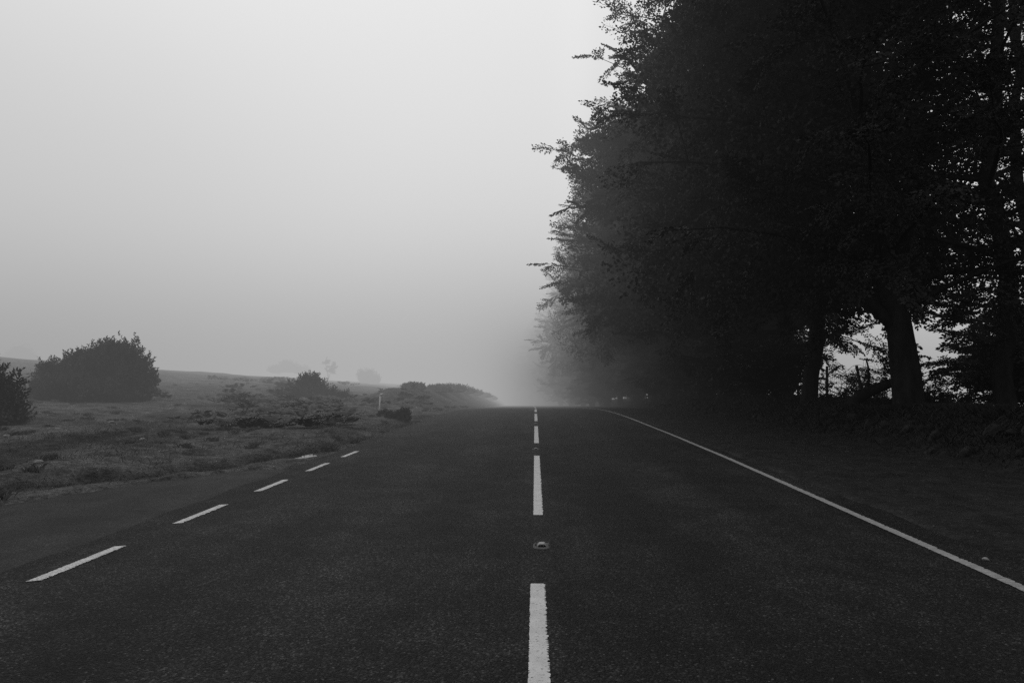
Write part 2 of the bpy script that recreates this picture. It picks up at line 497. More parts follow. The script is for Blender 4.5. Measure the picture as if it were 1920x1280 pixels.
# ------------------------------------------------------------------ foliage
def spray_template(seed):
    """a flat, fan-like leafy shoot, unit length along +x: leaf base, direction, normal + twigs"""
    g = np.random.default_rng(seed)
    P, D, Nn, tw = [], [], [], []
    def twig(p0, ang, L, droop):
        n = max(2, int(L / .12)); t = np.linspace(0, 1, n + 1)
        x = p0[0] + np.cos(ang) * L * t; y = p0[1] + np.sin(ang) * L * t; z = p0[2] - droop * t * t * L + .02 * g.standard_normal(n + 1)
        pl = np.stack([x, y, z], 1); tw.append(pl)
        m = max(2, int(L / .036))
        for k in range(m):
            u = (k + .6) / m
            b = np.array([np.interp(u, t, x), np.interp(u, t, y), np.interp(u, t, z)])
            a = ang + (1 if k % 2 else -1) * (.75 + .35 * g.standard_normal())
            if k == m - 1: a = ang
            d = np.array([np.cos(a), np.sin(a), .35 * g.standard_normal() - .2])
            P.append(b); D.append(d / np.linalg.norm(d))
            nn = np.array([.9 * g.standard_normal(), .9 * g.standard_normal(), 1.0]); Nn.append(nn / np.linalg.norm(nn))
    twig((0, 0, 0), 0, 1.0, .12)
    k = 0; u = .10
    while u < .93:
        s = 1 if k % 2 else -1
        L = (.16 + .42 * (1 - u)) * (.75 + .5 * g.random())
        twig((u, 0, -.12 * u * u), s * (.62 + .25 * g.random()), L, .15)
        k += 1; u += .085 + .03 * g.random()
    return np.array(P), np.array(D), np.array(Nn), tw
TPL = [spray_template(s) for s in range(5)]

def norm(v): return v / (np.linalg.norm(v, axis=-1, keepdims=True) + 1e-9)

def leaves_from_sprays(sp, g, leaf=.105, keep=1.0):
    """sp: list of (origin, forward, up, length, template)"""
    out = []
    for (o, f, u, L, k) in sp:
        P, D, Nn, tw = TPL[k]
        f = norm(f); s = norm(np.cross(u, f)); w = np.cross(f, s)
        B = np.stack([f, s, w])                    # rows: axes
        sel = slice(None) if keep >= 1 else g.random(len(P)) < keep
        p = o + (P[sel] * L) @ B; d = D[sel] @ B; n = Nn[sel] @ B
        sd = norm(np.cross(n, d))
        l = leaf * (.7 + .6 * g.random(len(p)))[:, None]; wd = l * .33
        out.append(np.stack([p, p + d * l * .45 + sd * wd, p + d * l, p + d * l * .45 - sd * wd], 1))
    return np.concatenate(out)

def make_beech(seed, H=20.0, prof=None, limbs=46, lean=(0, 0), r0=.36, keep=1.0, asym=.12, low=2.6, leaf=.115, spl=(1.1, 2.0), extra=(), fill=.9, subs=4):
    """returns (trunk mesh, crown mesh); trunk at the origin, the road on the -X side"""
    g = np.random.default_rng(seed)
    T = Tubes()
    zt = np.linspace(0, H * .9, 14)
    wob = np.cumsum(g.standard_normal((14, 2)) * .13, 0); wob -= wob[0]
    tx = lean[0] * zt * (1 - .3 * zt / H) + wob[:, 0]; ty = lean[1] * zt * (1 - .3 * zt / H) + wob[:, 1]
    rad = r0 * (1 - zt / H) ** .8 + .02
    rad[0] = r0 * 1.55; rad[1] = r0 * 1.02
    pts = np.stack([tx, ty, zt - .35], 1)
    pts = np.insert(pts, 1, pts[0] * .65 + pts[1] * .35, 0); rad = np.insert(rad, 1, r0 * 1.15)
    T.add(pts, rad, 12, wob=.05)
    hz, hr = prof
    sp = []
    tt = np.linspace(0, 1, 9)
    def dress(c, u0, gap, Lmul, rb, sides):
        """branch along polyline c, leafy shoots from fraction u0 outwards"""
        T.add(c, np.linspace(rb, .010, len(c)), sides, cap=False)
        t_ = np.linspace(0, 1, len(c)); dirs = np.gradient(c, axis=0)
        L = np.linalg.norm(np.diff(c, axis=0), axis=1).sum()
        n = max(2, int(L * (1 - u0) / gap))
        for k in range(n):
            u = u0 + (1 - u0) * (k + .5) / n
            o = np.array([np.interp(u, t_, c[:, a]) for a in range(3)])
            d = norm(np.array([np.interp(u, t_, dirs[:, a]) for a in range(3)]))
            side = norm(np.cross(d, [0, 0, 1.])) * (1 if k % 2 else -1)
            f = norm(d * .8 + side * (.45 + .5 * g.random()) + np.array([0, 0, (.55 * g.standard_normal() - .04)]))
            up = norm(np.array([.6 * g.standard_normal(), .6 * g.standard_normal(), 1.0]))
            sp.append((o, f, up, g.uniform(*spl) * (1.1 - .35 * u) * Lmul, int(g.integers(5))))
        d = norm(dirs[-1])
        for k in range(2):
            sp.append((c[-1 - k], norm(d + .3 * g.standard_normal(3)), norm(np.array([.4 * g.standard_normal(), .4 * g.standard_normal(), 1.])), g.uniform(*spl) * .75 * Lmul, int(g.integers(5))))
    def limb(base, tip, rb, bow, nsub):
        rr = np.linalg.norm(tip - base)
        midp = base * .5 + tip * .5 + np.array([0, 0, bow * rr]) + .05 * rr * g.standard_normal(3)
        c = bez(base, midp, tip, 9)
        c += np.cumsum(g.standard_normal((9, 3)) * .06, 0) * tt[:, None]
        dress(c, .30, .62, 1.0, rb, 6)
        for k in range(nsub):                                    # secondary branches fill the crown above and below
            j = 3 + (k * 5) // max(nsub, 1); j = min(j, 7)
            ph = 2 * np.pi * g.random(); d = norm(c[j] - c[j - 1])
            q = norm(d * .55 + np.array([.7 * math.cos(ph), .7 * math.sin(ph), .75 * g.standard_normal() + .12]))
            Ls = (1.2 + 1.6 * g.random()) * min(1, rr / 5)
            e = c[j] + q * Ls + np.array([0, 0, -.12 * Ls])
            c2 = bez(c[j], c[j] * .5 + e * .5 + np.array([0, 0, .12 * Ls]) + .12 * g.standard_normal(3), e, 5)
            dress(c2, .15, .60, .85, .028, 4)
    for i in range(limbs):
        q = (i + .5) / limbs
        z0 = low + (H * .84 - low) * q ** .95 + .5 * g.standard_normal()
        z0 = min(max(z0, low * .8), H * .86)
        phi = i * 2.39996 + .5 * g.standard_normal()
        base = np.array([np.interp(z0, zt, tx), np.interp(z0, zt, ty), z0 - .3])
        rise = (.22 + .75 * q) * (1 + .35 * g.standard_normal())
        rr = np.interp(z0 + 1.2, hz, hr) * (1 - asym * math.cos(phi)) * (.78 + .34 * g.random())
        z1 = min(z0 + rise * rr * .55 - (.7 if q < .3 else 0) * g.random(), H + .5)
        tip = np.array([base[0] + rr * math.cos(phi), base[1] + rr * math.sin(phi), z1])
        limb(base, tip, min(.4 * np.interp(z0, zt, rad[1:]), .03 + .013 * rr), .10 + .05 * g.standard_normal(), subs)
    for (x, y, z, z0, *rx) in extra:                                   # single long boughs
        base = np.array([np.interp(z0, zt, tx), np.interp(z0, zt, ty), z0 - .3])
        limb(base, np.array([x, y, z]), rx[0] if rx else .11, .06, subs)
    for (o, f, u, L, k) in sp[::3]:
        T.add(np.array([o, o + f * L * .55, o + f * L * .95 - np.array([0, 0, .06 * L])]), [.012, .008, .004], 4, cap=False)
    lv = leaves_from_sprays(sp, g, leaf, keep)
    # leaf clusters in the heart of the crown, where the shade is deepest
    n = int(62000 * fill)
    if n:
        z = 3.4 + (H - 5.5) * g.random(n); ph = 2 * np.pi * g.random(n)
        r_ = np.interp(z, hz, hr) * .90 * np.sqrt(g.random(n)) * (1 + .25 * np.sin(3 * ph + z * .9 + seed))
        p = np.stack([np.interp(z, zt, tx) + r_ * np.cos(ph) * 1.0 - asym * r_, np.interp(z, zt, ty) + r_ * np.sin(ph), z], 1)
        d = norm(g.standard_normal((n, 3))); sd = norm(np.cross(d, g.standard_normal((n, 3))))
        l = (.12 + .10 * g.random(n))[:, None]
        lv = np.concatenate([lv, np.stack([p, p + d * l * .45 + sd * l * .34, p + d * l, p + d * l * .45 - sd * l * .34], 1)])
    print('crown', seed, len(sp), len(lv))
    return T.mesh('trunk'), quads('crown', lv)

# crown width (m) against height, seen across the road
PROF = ([0, 2.5, 4, 6, 9, 12, 15, 18, 20.5], [2.5, 4.6, 5.8, 6.2, 6.5, 6.4, 5.8, 3.8, 1.0])
PROF_B = ([0, 2.5, 4, 6, 9, 12, 15, 18, 20.5], [3, 5, 6.2, 6.3, 6.2, 5.9, 5.2, 3.2, 1.0])
protos = {}
protos['a'] = make_beech(11, 20, PROF, 50, leaf=.11, fill=.9)
protos['b'] = make_beech(12, 20, PROF_B, 42, (.02, .01), low=3.3, leaf=.11, fill=.9, r0=.27)
protos['c'] = make_beech(13, 19, PROF, 40, (-.03, .0), .32, leaf=.12, extra=[(-7.9, -.4, 12.2, 9.5), (-7.2, -1.5, 10.8, 8.0), (-7.0, .8, 11.4, 8.6), (-6.6, .3, 13.2, 10.5)])
protos['d'] = make_beech(16, 19, PROF_B, 40, (.0, .0), .33, leaf=.12, extra=[(-8.4, -.2, 7.8, 5.6), (-7.6, 1.2, 6.8, 4.6), (-7.5, -1.6, 8.8, 6.5), (-7.2, .4, 9.6, 7.0)])
protos['thin'] = make_beech(14, 20, PROF, 45, (.0, .02), .25, .84, .10, 4.2, leaf=.09, fill=0, subs=3)
protos['lean'] = make_beech(15, 20, PROF, 44, (-.10, .04), .36, 1, .12, 3.0, leaf=.095, fill=0, subs=3, extra=[(-4.6, .5, 6.6, 2.5, .19), (-2.6, -1.2, 9.0, 3.4, .16), (3.6, .8, 7.2, 2.9, .12)])
meshes = {}
for k, (t, c) in protos.items():
    t.materials.append(M['bark']); c.materials.append(M['leaf']); meshes[k] = (t, c)

def tree(kind, x, y, rz, sc, label, name='beech_tree', group='roadside beech trees', szf=1.0):
    if y > 50: x += 3 * float(bend(y))
    o = empty(name, (x, y, float(ground_z(x, y)) - .02), R(rz))
    o.scale = (sc, sc, sc * szf)
    link('trunk', meshes[kind][0], None, o); link('crown', meshes[kind][1], None, o)
    return tag(o, label, 'tree', group)
FAR = 'large leafy beech lost in fog far along the right side of the road'
MIDL = 'dark beech deep in the row between the brow and the near trees'
TREES = [
    ('thin', 13.0, 20.0, 200, .98, 'slim straight dark trunk beside the right edge of the view'),
    ('thin', 16.2, 23.6, 110, .95, 'thin dark trunk standing right of the thick leaning beech'),
    ('lean', 10.4, 20.2, 10, 1.0, 'thick beech leaning left with forked limbs, right of the bright gap in the trees'),
    ('b', 9.3, 24.6, -15, .92, 'straight dark beech at the left side of the bright gap in the trees'),
    ('a', 10.1, 29.5, 15, .98, 'tall beech whose upper leaves reach the top of the view over the road'),
    ('c', 9.2, 35.0, 0, 1.0, 'beech whose high pointed branch stands out against the pale sky over the road'),
    ('d', 9.4, 40.5, 0, 1.0, 'beech whose low bough reaches out farthest over the road, below the higher pointed branch'),
    ('b', 8.9, 46.5, 25, 1.0, MIDL),
    ('c', 8.8, 53.0, 80, 1.0, MIDL),
    ('a', 8.5, 60.0, -10, .95, FAR),
    ('b', 8.3, 68.0, 60, .92, FAR),
    ('d', 8.2, 77.0, 10, .92, FAR),
    ('a', 8.2, 87.0, 40, .92, FAR),
    ('b', 8.4, 99.0, 10, .9, FAR),
    ('a', 8.0, 112.0, 80, .95, FAR),
    ('c', 8.0, 126.0, 150, .95, FAR),
    ('b', 8.0, 142.0, 250, .95, FAR),
    ('d', 9.5, 160.0, 20, .95, FAR),
    ('a', 14.5, 51.0, 140, .9, MIDL),
    ('b', 13.5, 60.0, 200, .9, MIDL),
    ('c', 14.0, 70.0, 220, .9, FAR),
]
for t in TREES: tree(*t)

# --- bushes: overlapping lobes of short upright shoots round a dark inside
def make_bush(seed, lobes, blade=.16, wid=.028, n=9000, shoot=.32, up=.55):
    """lobes: (x,y,z,rx,ry,rz). returns (inside mesh, shoots mesh)"""
    g = np.random.default_rng(seed)
    Q = []; v = []; l = []; c = []; base = 0
    area = np.array([a[3] * a[5] + a[4] * a[5] + a[3] * a[4] for a in lobes]); area /= area.sum()
    for (x, y, z, rx, ry, rz), fr in zip(lobes, area):
        m = int(n * fr / 14)
        d = norm(g.standard_normal((m, 3))); d[:, 2] = np.where(g.random(m) < .2, -.6 * np.abs(d[:, 2]), np.abs(d[:, 2])); d = norm(d)
        bump = 1 + .20 * np.sin(d[:, 0] * 5 + x * 3) * np.cos(d[:, 1] * 6 + z * 2) + .13 * np.sin(d[:, 0] * 11 + d[:, 2] * 9 + z) + .10 * g.standard_normal(m)
        o = np.array([x, y, z]) + d * np.array([rx, ry, rz]) * (.80 * bump)[:, None]
        f = norm(d * (1 - up) + np.array([0, 0, up]) + .28 * g.standard_normal((m, 3)))
        L = shoot * (.6 + .8 * g.random(m))
        for k in range(14):
            t = (k + .5) / 14
            p = o + f * (L * t)[:, None]
            q = norm(f * .75 + .75 * norm(g.standard_normal((m, 3))))
            s = norm(np.cross(q, g.standard_normal((m, 3))))
            bl = (blade * (.6 + .6 * g.random(m)) * (1.1 - .5 * t))[:, None]
            Q.append(np.stack([p, p + q * bl * .5 + s * wid, p + q * bl, p + q * bl * .5 - s * wid], 1))
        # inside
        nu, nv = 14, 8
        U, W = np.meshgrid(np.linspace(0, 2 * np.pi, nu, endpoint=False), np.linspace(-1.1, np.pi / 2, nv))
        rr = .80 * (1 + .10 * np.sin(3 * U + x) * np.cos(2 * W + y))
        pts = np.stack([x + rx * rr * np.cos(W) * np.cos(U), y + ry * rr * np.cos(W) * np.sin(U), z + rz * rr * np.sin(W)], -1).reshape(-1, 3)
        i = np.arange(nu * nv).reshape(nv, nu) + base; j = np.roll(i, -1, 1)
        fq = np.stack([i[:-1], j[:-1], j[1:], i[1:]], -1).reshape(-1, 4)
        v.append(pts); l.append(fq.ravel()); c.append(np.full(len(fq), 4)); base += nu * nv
    return mesh_np('inside', np.concatenate(v), np.concatenate(l), np.concatenate(c), True), quads('shoots', np.concatenate(Q))

def bush(name, x, y, lobes, label, cat='bush', group=None, seed=1, leafmat='gorse', sink=.08, inmat='gorse_in', **kw):
    a, b = make_bush(seed, lobes, **kw)
    o = empty(name, (x, y, float(ground_z(x, y)) - sink))
    link('bush_core', a, M[inmat], o); link('foliage', b, M[leafmat], o)  # solid inner core added to make the bush opaque
    return tag(o, label, cat, group)

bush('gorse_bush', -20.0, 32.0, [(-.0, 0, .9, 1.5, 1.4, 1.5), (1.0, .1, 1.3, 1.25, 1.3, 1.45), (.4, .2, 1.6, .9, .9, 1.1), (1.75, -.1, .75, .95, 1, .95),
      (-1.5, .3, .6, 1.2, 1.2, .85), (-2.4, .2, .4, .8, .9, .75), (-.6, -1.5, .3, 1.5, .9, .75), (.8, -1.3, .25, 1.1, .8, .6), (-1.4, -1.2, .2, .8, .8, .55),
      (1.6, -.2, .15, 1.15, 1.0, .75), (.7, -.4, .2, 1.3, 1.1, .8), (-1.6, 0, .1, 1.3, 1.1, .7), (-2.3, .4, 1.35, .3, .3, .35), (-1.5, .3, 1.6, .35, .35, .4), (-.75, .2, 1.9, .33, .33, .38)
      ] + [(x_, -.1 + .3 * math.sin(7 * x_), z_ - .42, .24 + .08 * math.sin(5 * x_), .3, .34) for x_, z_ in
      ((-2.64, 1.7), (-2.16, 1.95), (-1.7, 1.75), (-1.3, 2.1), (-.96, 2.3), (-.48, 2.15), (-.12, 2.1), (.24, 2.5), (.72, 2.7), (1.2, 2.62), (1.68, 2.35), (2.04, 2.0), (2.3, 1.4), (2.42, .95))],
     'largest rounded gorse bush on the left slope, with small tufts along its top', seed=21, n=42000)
bush('gorse_bush', -16.9, 21.2, [(0, 0, .5, 1.1, 1.1, 1.3), (-.9, .2, .8, 1.2, 1.2, 1.3), (.5, -.1, .1, .8, .9, .75), (.9, -.2, -.05, .5, .6, .45)],
     'dark gorse bush cut off by the left edge of the view', seed=22, n=16000)
bush('gorse_bush', -13.2, 41.0, [(0, 0, .3, 1.0, 1.0, 1.0), (.9, 0, .05, .9, .9, .55), (-.9, 0, .0, .9, .9, .45), (.15, 0, .9, .45, .45, .5), (1.7, .2, -.05, .7, .7, .35)],
     'small dome of dark gorse in the middle of the bracken', seed=23, n=12000, inmat='fern_in')
bush('low_shrub', -4.95, 26.6, [(0, 0, .12, .28, .26, .30), (-.44, .1, .08, .24, .24, .28), (.05, .1, .3, .15, .15, .18)],
     'small dark shrub right of the white marker post', seed=24, inmat='fern_in', leafmat='fern', n=4000, shoot=.15, blade=.09, wid=.02)
bush('low_shrub', -5.9, 27.5, [(0, 0, .05, .2, .2, .2), (.2, .1, .03, .16, .16, .15)],
     'little tuft of shrub at the foot of the white marker post', seed=25, n=1500, shoot=.13, blade=.08, wid=.015)
HB = [(-8.4, 49, .7, .10), (-7.2, 53, .9, .16), (-6.9, 58, 1.4, .26), (-6.6, 64, 1.3, .2), (-6.4, 71, 1.3, .18), (-6.0, 80, 1.2, .16), (-5.8, 92, 1.2, .16)]
HL = ['low scrub at the near end of the overgrown bank on the left of the road', 'scrubby bush second from the near end of the overgrown bank', 'tallest rounded bush on the overgrown bank left of the far road',
      'bush just beyond the tallest one on the overgrown bank'] + ['hazy bush at the far foggy end of the overgrown bank'] * 3
for i, (x, y, r, h) in enumerate(HB):
    x += float(bend(y))
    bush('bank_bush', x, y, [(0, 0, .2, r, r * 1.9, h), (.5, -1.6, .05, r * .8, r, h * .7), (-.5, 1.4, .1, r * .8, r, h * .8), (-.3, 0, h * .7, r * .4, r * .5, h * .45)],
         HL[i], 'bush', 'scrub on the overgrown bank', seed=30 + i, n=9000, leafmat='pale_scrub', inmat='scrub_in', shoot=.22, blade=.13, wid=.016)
# far shapes on the brow
bush('round_bush', -24.2, 102, [(0, 0, .7, 1.4, 1.3, 1.25), (1.2, 0, .5, .9, 1, .8), (-.8, 0, 1.0, .7, .8, 1.05), (.5, 0, 1.5, .45, .5, .55)], 'round hazy bush on the skyline, right of the little forked tree', seed=41, n=5000)
bush('spreading_scrub', -39.0, 111, [(0, 0, 1.6, 2.0, 1.5, 1.0), (2.0, 0, 1.2, 1.8, 1.2, .7), (-1.9, 0, 1.3, 1.5, 1.2, .75), (-.2, 0, 2.0, 1.0, 1, .9)], 'faint spreading scrub on the skyline, left of the little forked tree', seed=42, n=6000)
bush('round_tree', -86, 116, [(0, 0, 2.6, 2.6, 2, 1.9), (1.8, 0, 1.8, 1.8, 1.6, 1.5), (-1.6, 0, 1.9, 1.6, 1.6, 1.4)], 'very faint rounded tree in the fog above the left slope', 'tree', seed=43, n=6000)
# little forked windblown tree
def forked_tree():
    g = np.random.default_rng(44); T = Tubes(); sp = []
    o = empty('forked_tree', (-28.7, 98, float(ground_z(-28.7, 98)) - .05)); o.scale = (.95, .95, .95)
    for (tip, r) in (((-.55, 0, 2.9), .07), ((.75, .2, 2.1), .06), ((.2, .1, 2.2), .05)):
        c = bez((0, 0, 0), (tip[0] * .2, 0, tip[2] * .5), tip, 6); T.add(c, np.linspace(r, .015, 6), 6)
        for k in range(9):
            u = int(g.integers(3, 6)); f = norm(np.array([g.standard_normal(), g.standard_normal(), .5 + .4 * g.standard_normal()]))
            sp.append((c[u] + .1 * g.standard_normal(3), f, norm(np.array([.4 * g.standard_normal(), .4 * g.standard_normal(), 1.])), .75, int(g.integers(5))))
    link('trunk', T.mesh('trunk'), M['bark'], o)
    link('crown', quads('crown', leaves_from_sprays(sp, g, .13)), M['leaf_far'], o)
    tag(o, 'little forked tree standing alone on the hazy skyline', 'tree')
forked_tree()

# --- understorey behind the bank: hazel-like shrubs
def make_shrub(seed, h, w, n=26, leaf=.12, low=.2):
    g = np.random.default_rng(seed); T = Tubes(); sp = []
    for i in range(n):
        phi = i * 2.4; rr = w * (.25 + .75 * g.random()); z1 = h * (.45 + .55 * g.random()) * (1 - .25 * (rr / w) ** 2)
        tip = np.array([rr * math.cos(phi), rr * math.sin(phi), z1])
        c = bez((.15 * math.cos(phi), .15 * math.sin(phi), 0), (tip[0] * .25, tip[1] * .25, z1 * .75), tip, 7)
        T.add(c, np.linspace(.03, .006, 7), 5)
        for k in range(7):
            t = low + (1 - low) * (k + g.random()) / 7
            o = np.array([np.interp(t, np.linspace(0, 1, 7), c[:, a]) for a in range(3)])
            f = norm(np.array([math.cos(phi) + g.standard_normal(), math.sin(phi) + g.standard_normal(), .15 + .35 * g.standard_normal()]))
            sp.append((o, f, norm(np.array([.3 * g.standard_normal(), .3 * g.standard_normal(), 1.])), g.uniform(.7, 1.2), int(g.integers(5))))
    return T.mesh('stems'), quads('leaves', leaves_from_sprays(sp, g, leaf))
shr = [make_shrub(51, 3.8, 2.0), make_shrub(52, 3.2, 2.2), make_shrub(53, 4.4, 1.8)]
for a, b in shr: a.materials.append(M['bark']); b.materials.append(M['leaf_far'])
SH = [(9.7, 28.7, 1), (9.6, 31.5, 1), (9.6, 34.5, 2), (10.4, 37.4, 0), (9.8, 40.0, 1), (9.6, 43.6, 2), (9.8, 47.5, 0), (9.2, 51, 1), (9.5, 55, 2), (9.0, 60, 0), (9.0, 65, 1), (7.4, 71, 2), (6.6, 78, 0), (6.4, 86, 1), (5.8, 95, 2), (5.2, 104, 0),
      (12.2, 39, 0), (12.2, 43, 1), (11.6, 47.5, 2), (11.2, 52, 0), (11, 58, 1), (10.6, 65, 2), (17.4, 26.8, 0), (14.8, 21.6, 1), (18.6, 25.0, 2)]
for i, (x, y, k) in enumerate(SH):
    x += 2.5 * float(bend(y))
    o = empty('understorey_shrub', (x, y, float(ground_z(x, y)) - .1), R(67 * i)); s = (.85 + .3 * ((i * 37) % 10) / 10) * (1.25 if x > 14.3 else 1.5 if y > 70 else 1); o.scale = (s, s, s)
    link('stems', shr[k][0], None, o); link('leaves', shr[k][1], None, o)
    tag(o, 'dark leafy shrub filling the shade under the beeches behind the bank', 'shrub', 'shrubs under the beeches')
# sparse twiggy bush seen through the bright gap, and one right of the leaning trunk
def gap_bush(x, y, seed, h, w, n, label, keepn):
    """open bush of crooked, arching stems that fork twice"""
    g = np.random.default_rng(seed); T = Tubes(); sp = []
    def crooked(p0, d, L, r, depth):
        m = 7; pts = [np.array(p0, float)]; d = norm(np.array(d, float))
        for k in range(m - 1):
            d = norm(d + .30 * g.standard_normal(3) + np.array([0, 0, -.05 * k + .06])); pts.append(pts[-1] + d * L / (m - 1))
        pts = np.array(pts); T.add(pts, np.linspace(r, r * .4, m), 5, cap=False)
        if depth == 0:
            if g.random() < keepn: sp.append((pts[-2], d, norm(np.array([.6 * g.standard_normal(), .6 * g.standard_normal(), 1.])), .35 + .35 * g.random(), int(g.integers(5))))
            return
        for k in range(5):
            q = int(g.integers(2, m)); e = norm(pts[q] - pts[q - 1] + .9 * norm(g.standard_normal(3)))
            crooked(pts[q], e, L * (.35 + .3 * g.random()), r * .5, depth - 1)
    for i in range(n):
        phi = 2 * np.pi * g.random()
        crooked((.3 * math.cos(phi), .3 * math.sin(phi), 0), (w * .4 * math.cos(phi), w * .4 * math.sin(phi), .3 + .7 * g.random()), h * (.6 + .4 * g.random()), .022, 2)
    o = empty('twiggy_bush', (x, y, float(ground_z(x, y)) - .1))
    link('stems', T.mesh('stems'), M['bark'], o); link('leaves', quads('leaves', leaves_from_sprays(sp, g, .08, .6)), M['leaf_far'], o)
    tag(o, label, 'bush')
gap_bush(11.9, 27.2, 61, 2.5, 2.4, 8, 'sparse twiggy bush against the light in the gap between the trees', .45)
gap_bush(13.4, 23.5, 62, 2.2, 2.0, 11, 'small twiggy bush right of the thick leaning trunk', .6)
# low leaning stem beside the thick beech
def leaning_stem():
    T = Tubes(); o = empty('leaning_stem', (9.95, 21.6, float(ground_z(9.95, 21.6)) - .1))
    c = bez((-.55, .2, 0), (-.2, .1, .55), (.75, -.3, .85), 9); T.add(c, np.linspace(.20, .13, 9), 10, wob=.06)
    c2 = bez((-.1, .05, .45), (.2, .2, .9), (.1, .3, 1.5), 6); T.add(c2, np.linspace(.06, .02, 6), 6)
    link('trunk', T.mesh('trunk'), M['bark'], o)
    tag(o, 'low bent stem leaning from the bank towards the thick beech', 'tree stem')
leaning_stem()

# stock fence behind the bank
def stock_fence():
    o = empty('stock_fence', (0, 0, 0)); X0 = 11.3; W = Tubes(); ysf = [22, 24.9, 28, 31, 34]
    tops = []
    for i, yy in enumerate(ysf):
        z = float(ground_z(X0, yy)); P = Tubes()
        lean = -.22 if i == 1 else .03 * ((i * 7) % 3 - 1)
        P.add([(X0, yy, z - .3), (X0 + lean * .5, yy - .0, z + .6), (X0 + lean, yy, z + 1.2)], [.055, .052, .05], 8)
        link('post', P.mesh('post', False), M['wood'], o); tops.append((X0, yy, z))
    for h in (.12, .24, .38, .54, .72, .92, 1.08):
        W.add([(x + .06, y, z + h) for (x, y, z) in tops], .004, 4)
    for k in range(68):
        yy = 22 + k * .175; z = np.interp(yy, ysf, [t[2] for t in tops])
        W.add([(X0 + .06, yy, z + .12), (X0 + .06, yy, z + .92)], .003, 4)
    link('wire', W.mesh('wire'), M['wire'], o)
    tag(o, 'wire stock fence with a leaning wooden post, seen through the gap in the trees', 'fence')
stock_fence()

# ------------------------------------------------------------------ stones
def make_stone(seed, sx, sy, sz):
    import bmesh
    g = np.random.default_rng(seed); bm = bmesh.new(); bmesh.ops.create_icosphere(bm, subdivisions=3, radius=1)
    pl = norm(g.standard_normal((9, 3))); dd = .62 + .3 * g.random(9)
    for v in bm.verts:
        p = np.array(v.co)
        for n_, d_ in zip(pl, dd):
            t = p @ n_
            if t > d_: p = p - n_ * (t - d_) * .92
        p = p * (1 + .03 * g.standard_normal())
        v.co = Vector(p * np.array([sx, sy, sz]))
    me = bpy.data.meshes.new('stone'); bm.to_mesh(me); bm.free(); me.materials.append(M['stone']); return me
ST = [make_stone(70 + i, *s) for i, s in enumerate([(.16, .2, .13), (.12, .14, .20), (.22, .18, .12), (.14, .2, .16), (.10, .13, .24)])]
g = np.random.default_rng(77)
def bank_face(y, f):      # a point on the bank face, f=0 foot .. 1 top
    wob = .7 * float(fbm(N2, np.array(y * .22), np.array(3.3), 2))
    x = 7.5 + wob + 1.7 * f
    return x, y, float(ground_z(x, y))
k = 0
for yy in list(np.linspace(9.6, 13.5, 15)) + list(np.linspace(14, 26, 24)) + list(np.linspace(27, 46, 24)):
    f = g.random() * .75; x, y_, z = bank_face(yy + .2 * g.standard_normal(), f)
    me = ST[int(g.integers(5))]
    o = link('stone', me); s = .55 + .6 * g.random(); o.scale = (s, s, s); o.location = (x, y_, z - .01); o.rotation_euler = (.5 * g.standard_normal(), .5 * g.standard_normal(), 6.28 * g.random())
    lab = 'mossy stone set in the near foot of the bank at the right edge' if yy < 13.6 else ('dark stone half buried in the face of the bank under the trees' if yy < 26.5 else 'dim stone in the bank where it runs away towards the fog')
    tag(o, lab, 'stone', ['stones in the near bank', 'stones in the shaded bank', 'stones in the far bank'][0 if yy < 13.6 else 1 if yy < 26.5 else 2])
def pebble(x, y, s, label, group=None, mat='pale_stone', name='pebble', fl=.6):
    me = make_stone(int(abs(x * 100 + y * 7)) % 9999, s, s * 1.2, s * fl); me.materials.clear(); me.materials.append(M[mat])
    o = link(name, me); o.location = (x, y, max(float(ground_z(x, y)), float(zr(y)) if RL < x < RR else -9) + s * .25); o.rotation_euler.z = x * 9
    tag(o, label, 'pebble', group)
pebble(3.76, 6.15, .028, 'pale pebble touching the outside of the solid edge line')
pebble(4.6, 6.5, .02, 'tiny pale chip on the verge at the right edge of the view')
for i, (x, y) in enumerate([(-9.4, 10.9), (-9.8, 12.4), (-8.7, 15.6), (-9.6, 18.4), (-11.5, 15.2), (-13, 21.5), (-10.5, 24), (-7.8, 11.0), (-12.4, 18.2), (-8.1, 19.5)]):
    pebble(x, y, .045 + .02 * (i % 3), 'small pale stone lying in the rough grass', 'pale stones in the grass')

# marker post
def marker_post():
    x, y = -6.05, 27.6; z = float(ground_z(x, y))
    o = empty('marker_post', (x, y, z)); T = Tubes()
    T.add([(0, 0, -.1), (.01, 0, .4), (.035, 0, .80)], [.042, .041, .040], 10)
    link('post', T.mesh('post', False), M['post'], o)
    T = Tubes(); T.add([(.025, 0, .79), (.06, -.01, .845), (.14, -.02, .86)], [.044, .047, .036], 10); link('bent_top', T.mesh('bent_top', False), M['post'], o)
    T = Tubes(); T.add([(.055, -.03, .52), (.058, -.032, .60)], [.018, .018], 8); link('reflector', T.mesh('reflector', False), M['iron_worn'], o)
    tag(o, 'thin white marker post with a bent top standing on the left verge', 'post')
marker_post()

# puddle at the road edge
def puddle():
    n = 40; a = np.linspace(0, 2 * np.pi, n, endpoint=False); g = np.random.default_rng(5)
    r = 1 + .25 * np.sin(3 * a + 1) + .15 * np.sin(7 * a)
    x = -4.45 + .12 * r * np.cos(a) + .03 * r * np.sin(a); y = 13.8 + .42 * r * np.sin(a)
    v = np.stack([x, y, np.full(n, float(ground_z(-4.45, 13.8)) + .008)], 1)
    me = mesh_np('puddle', v, np.arange(n), [n]); tag(link('puddle', me, M['water']), kind='structure')
puddle()

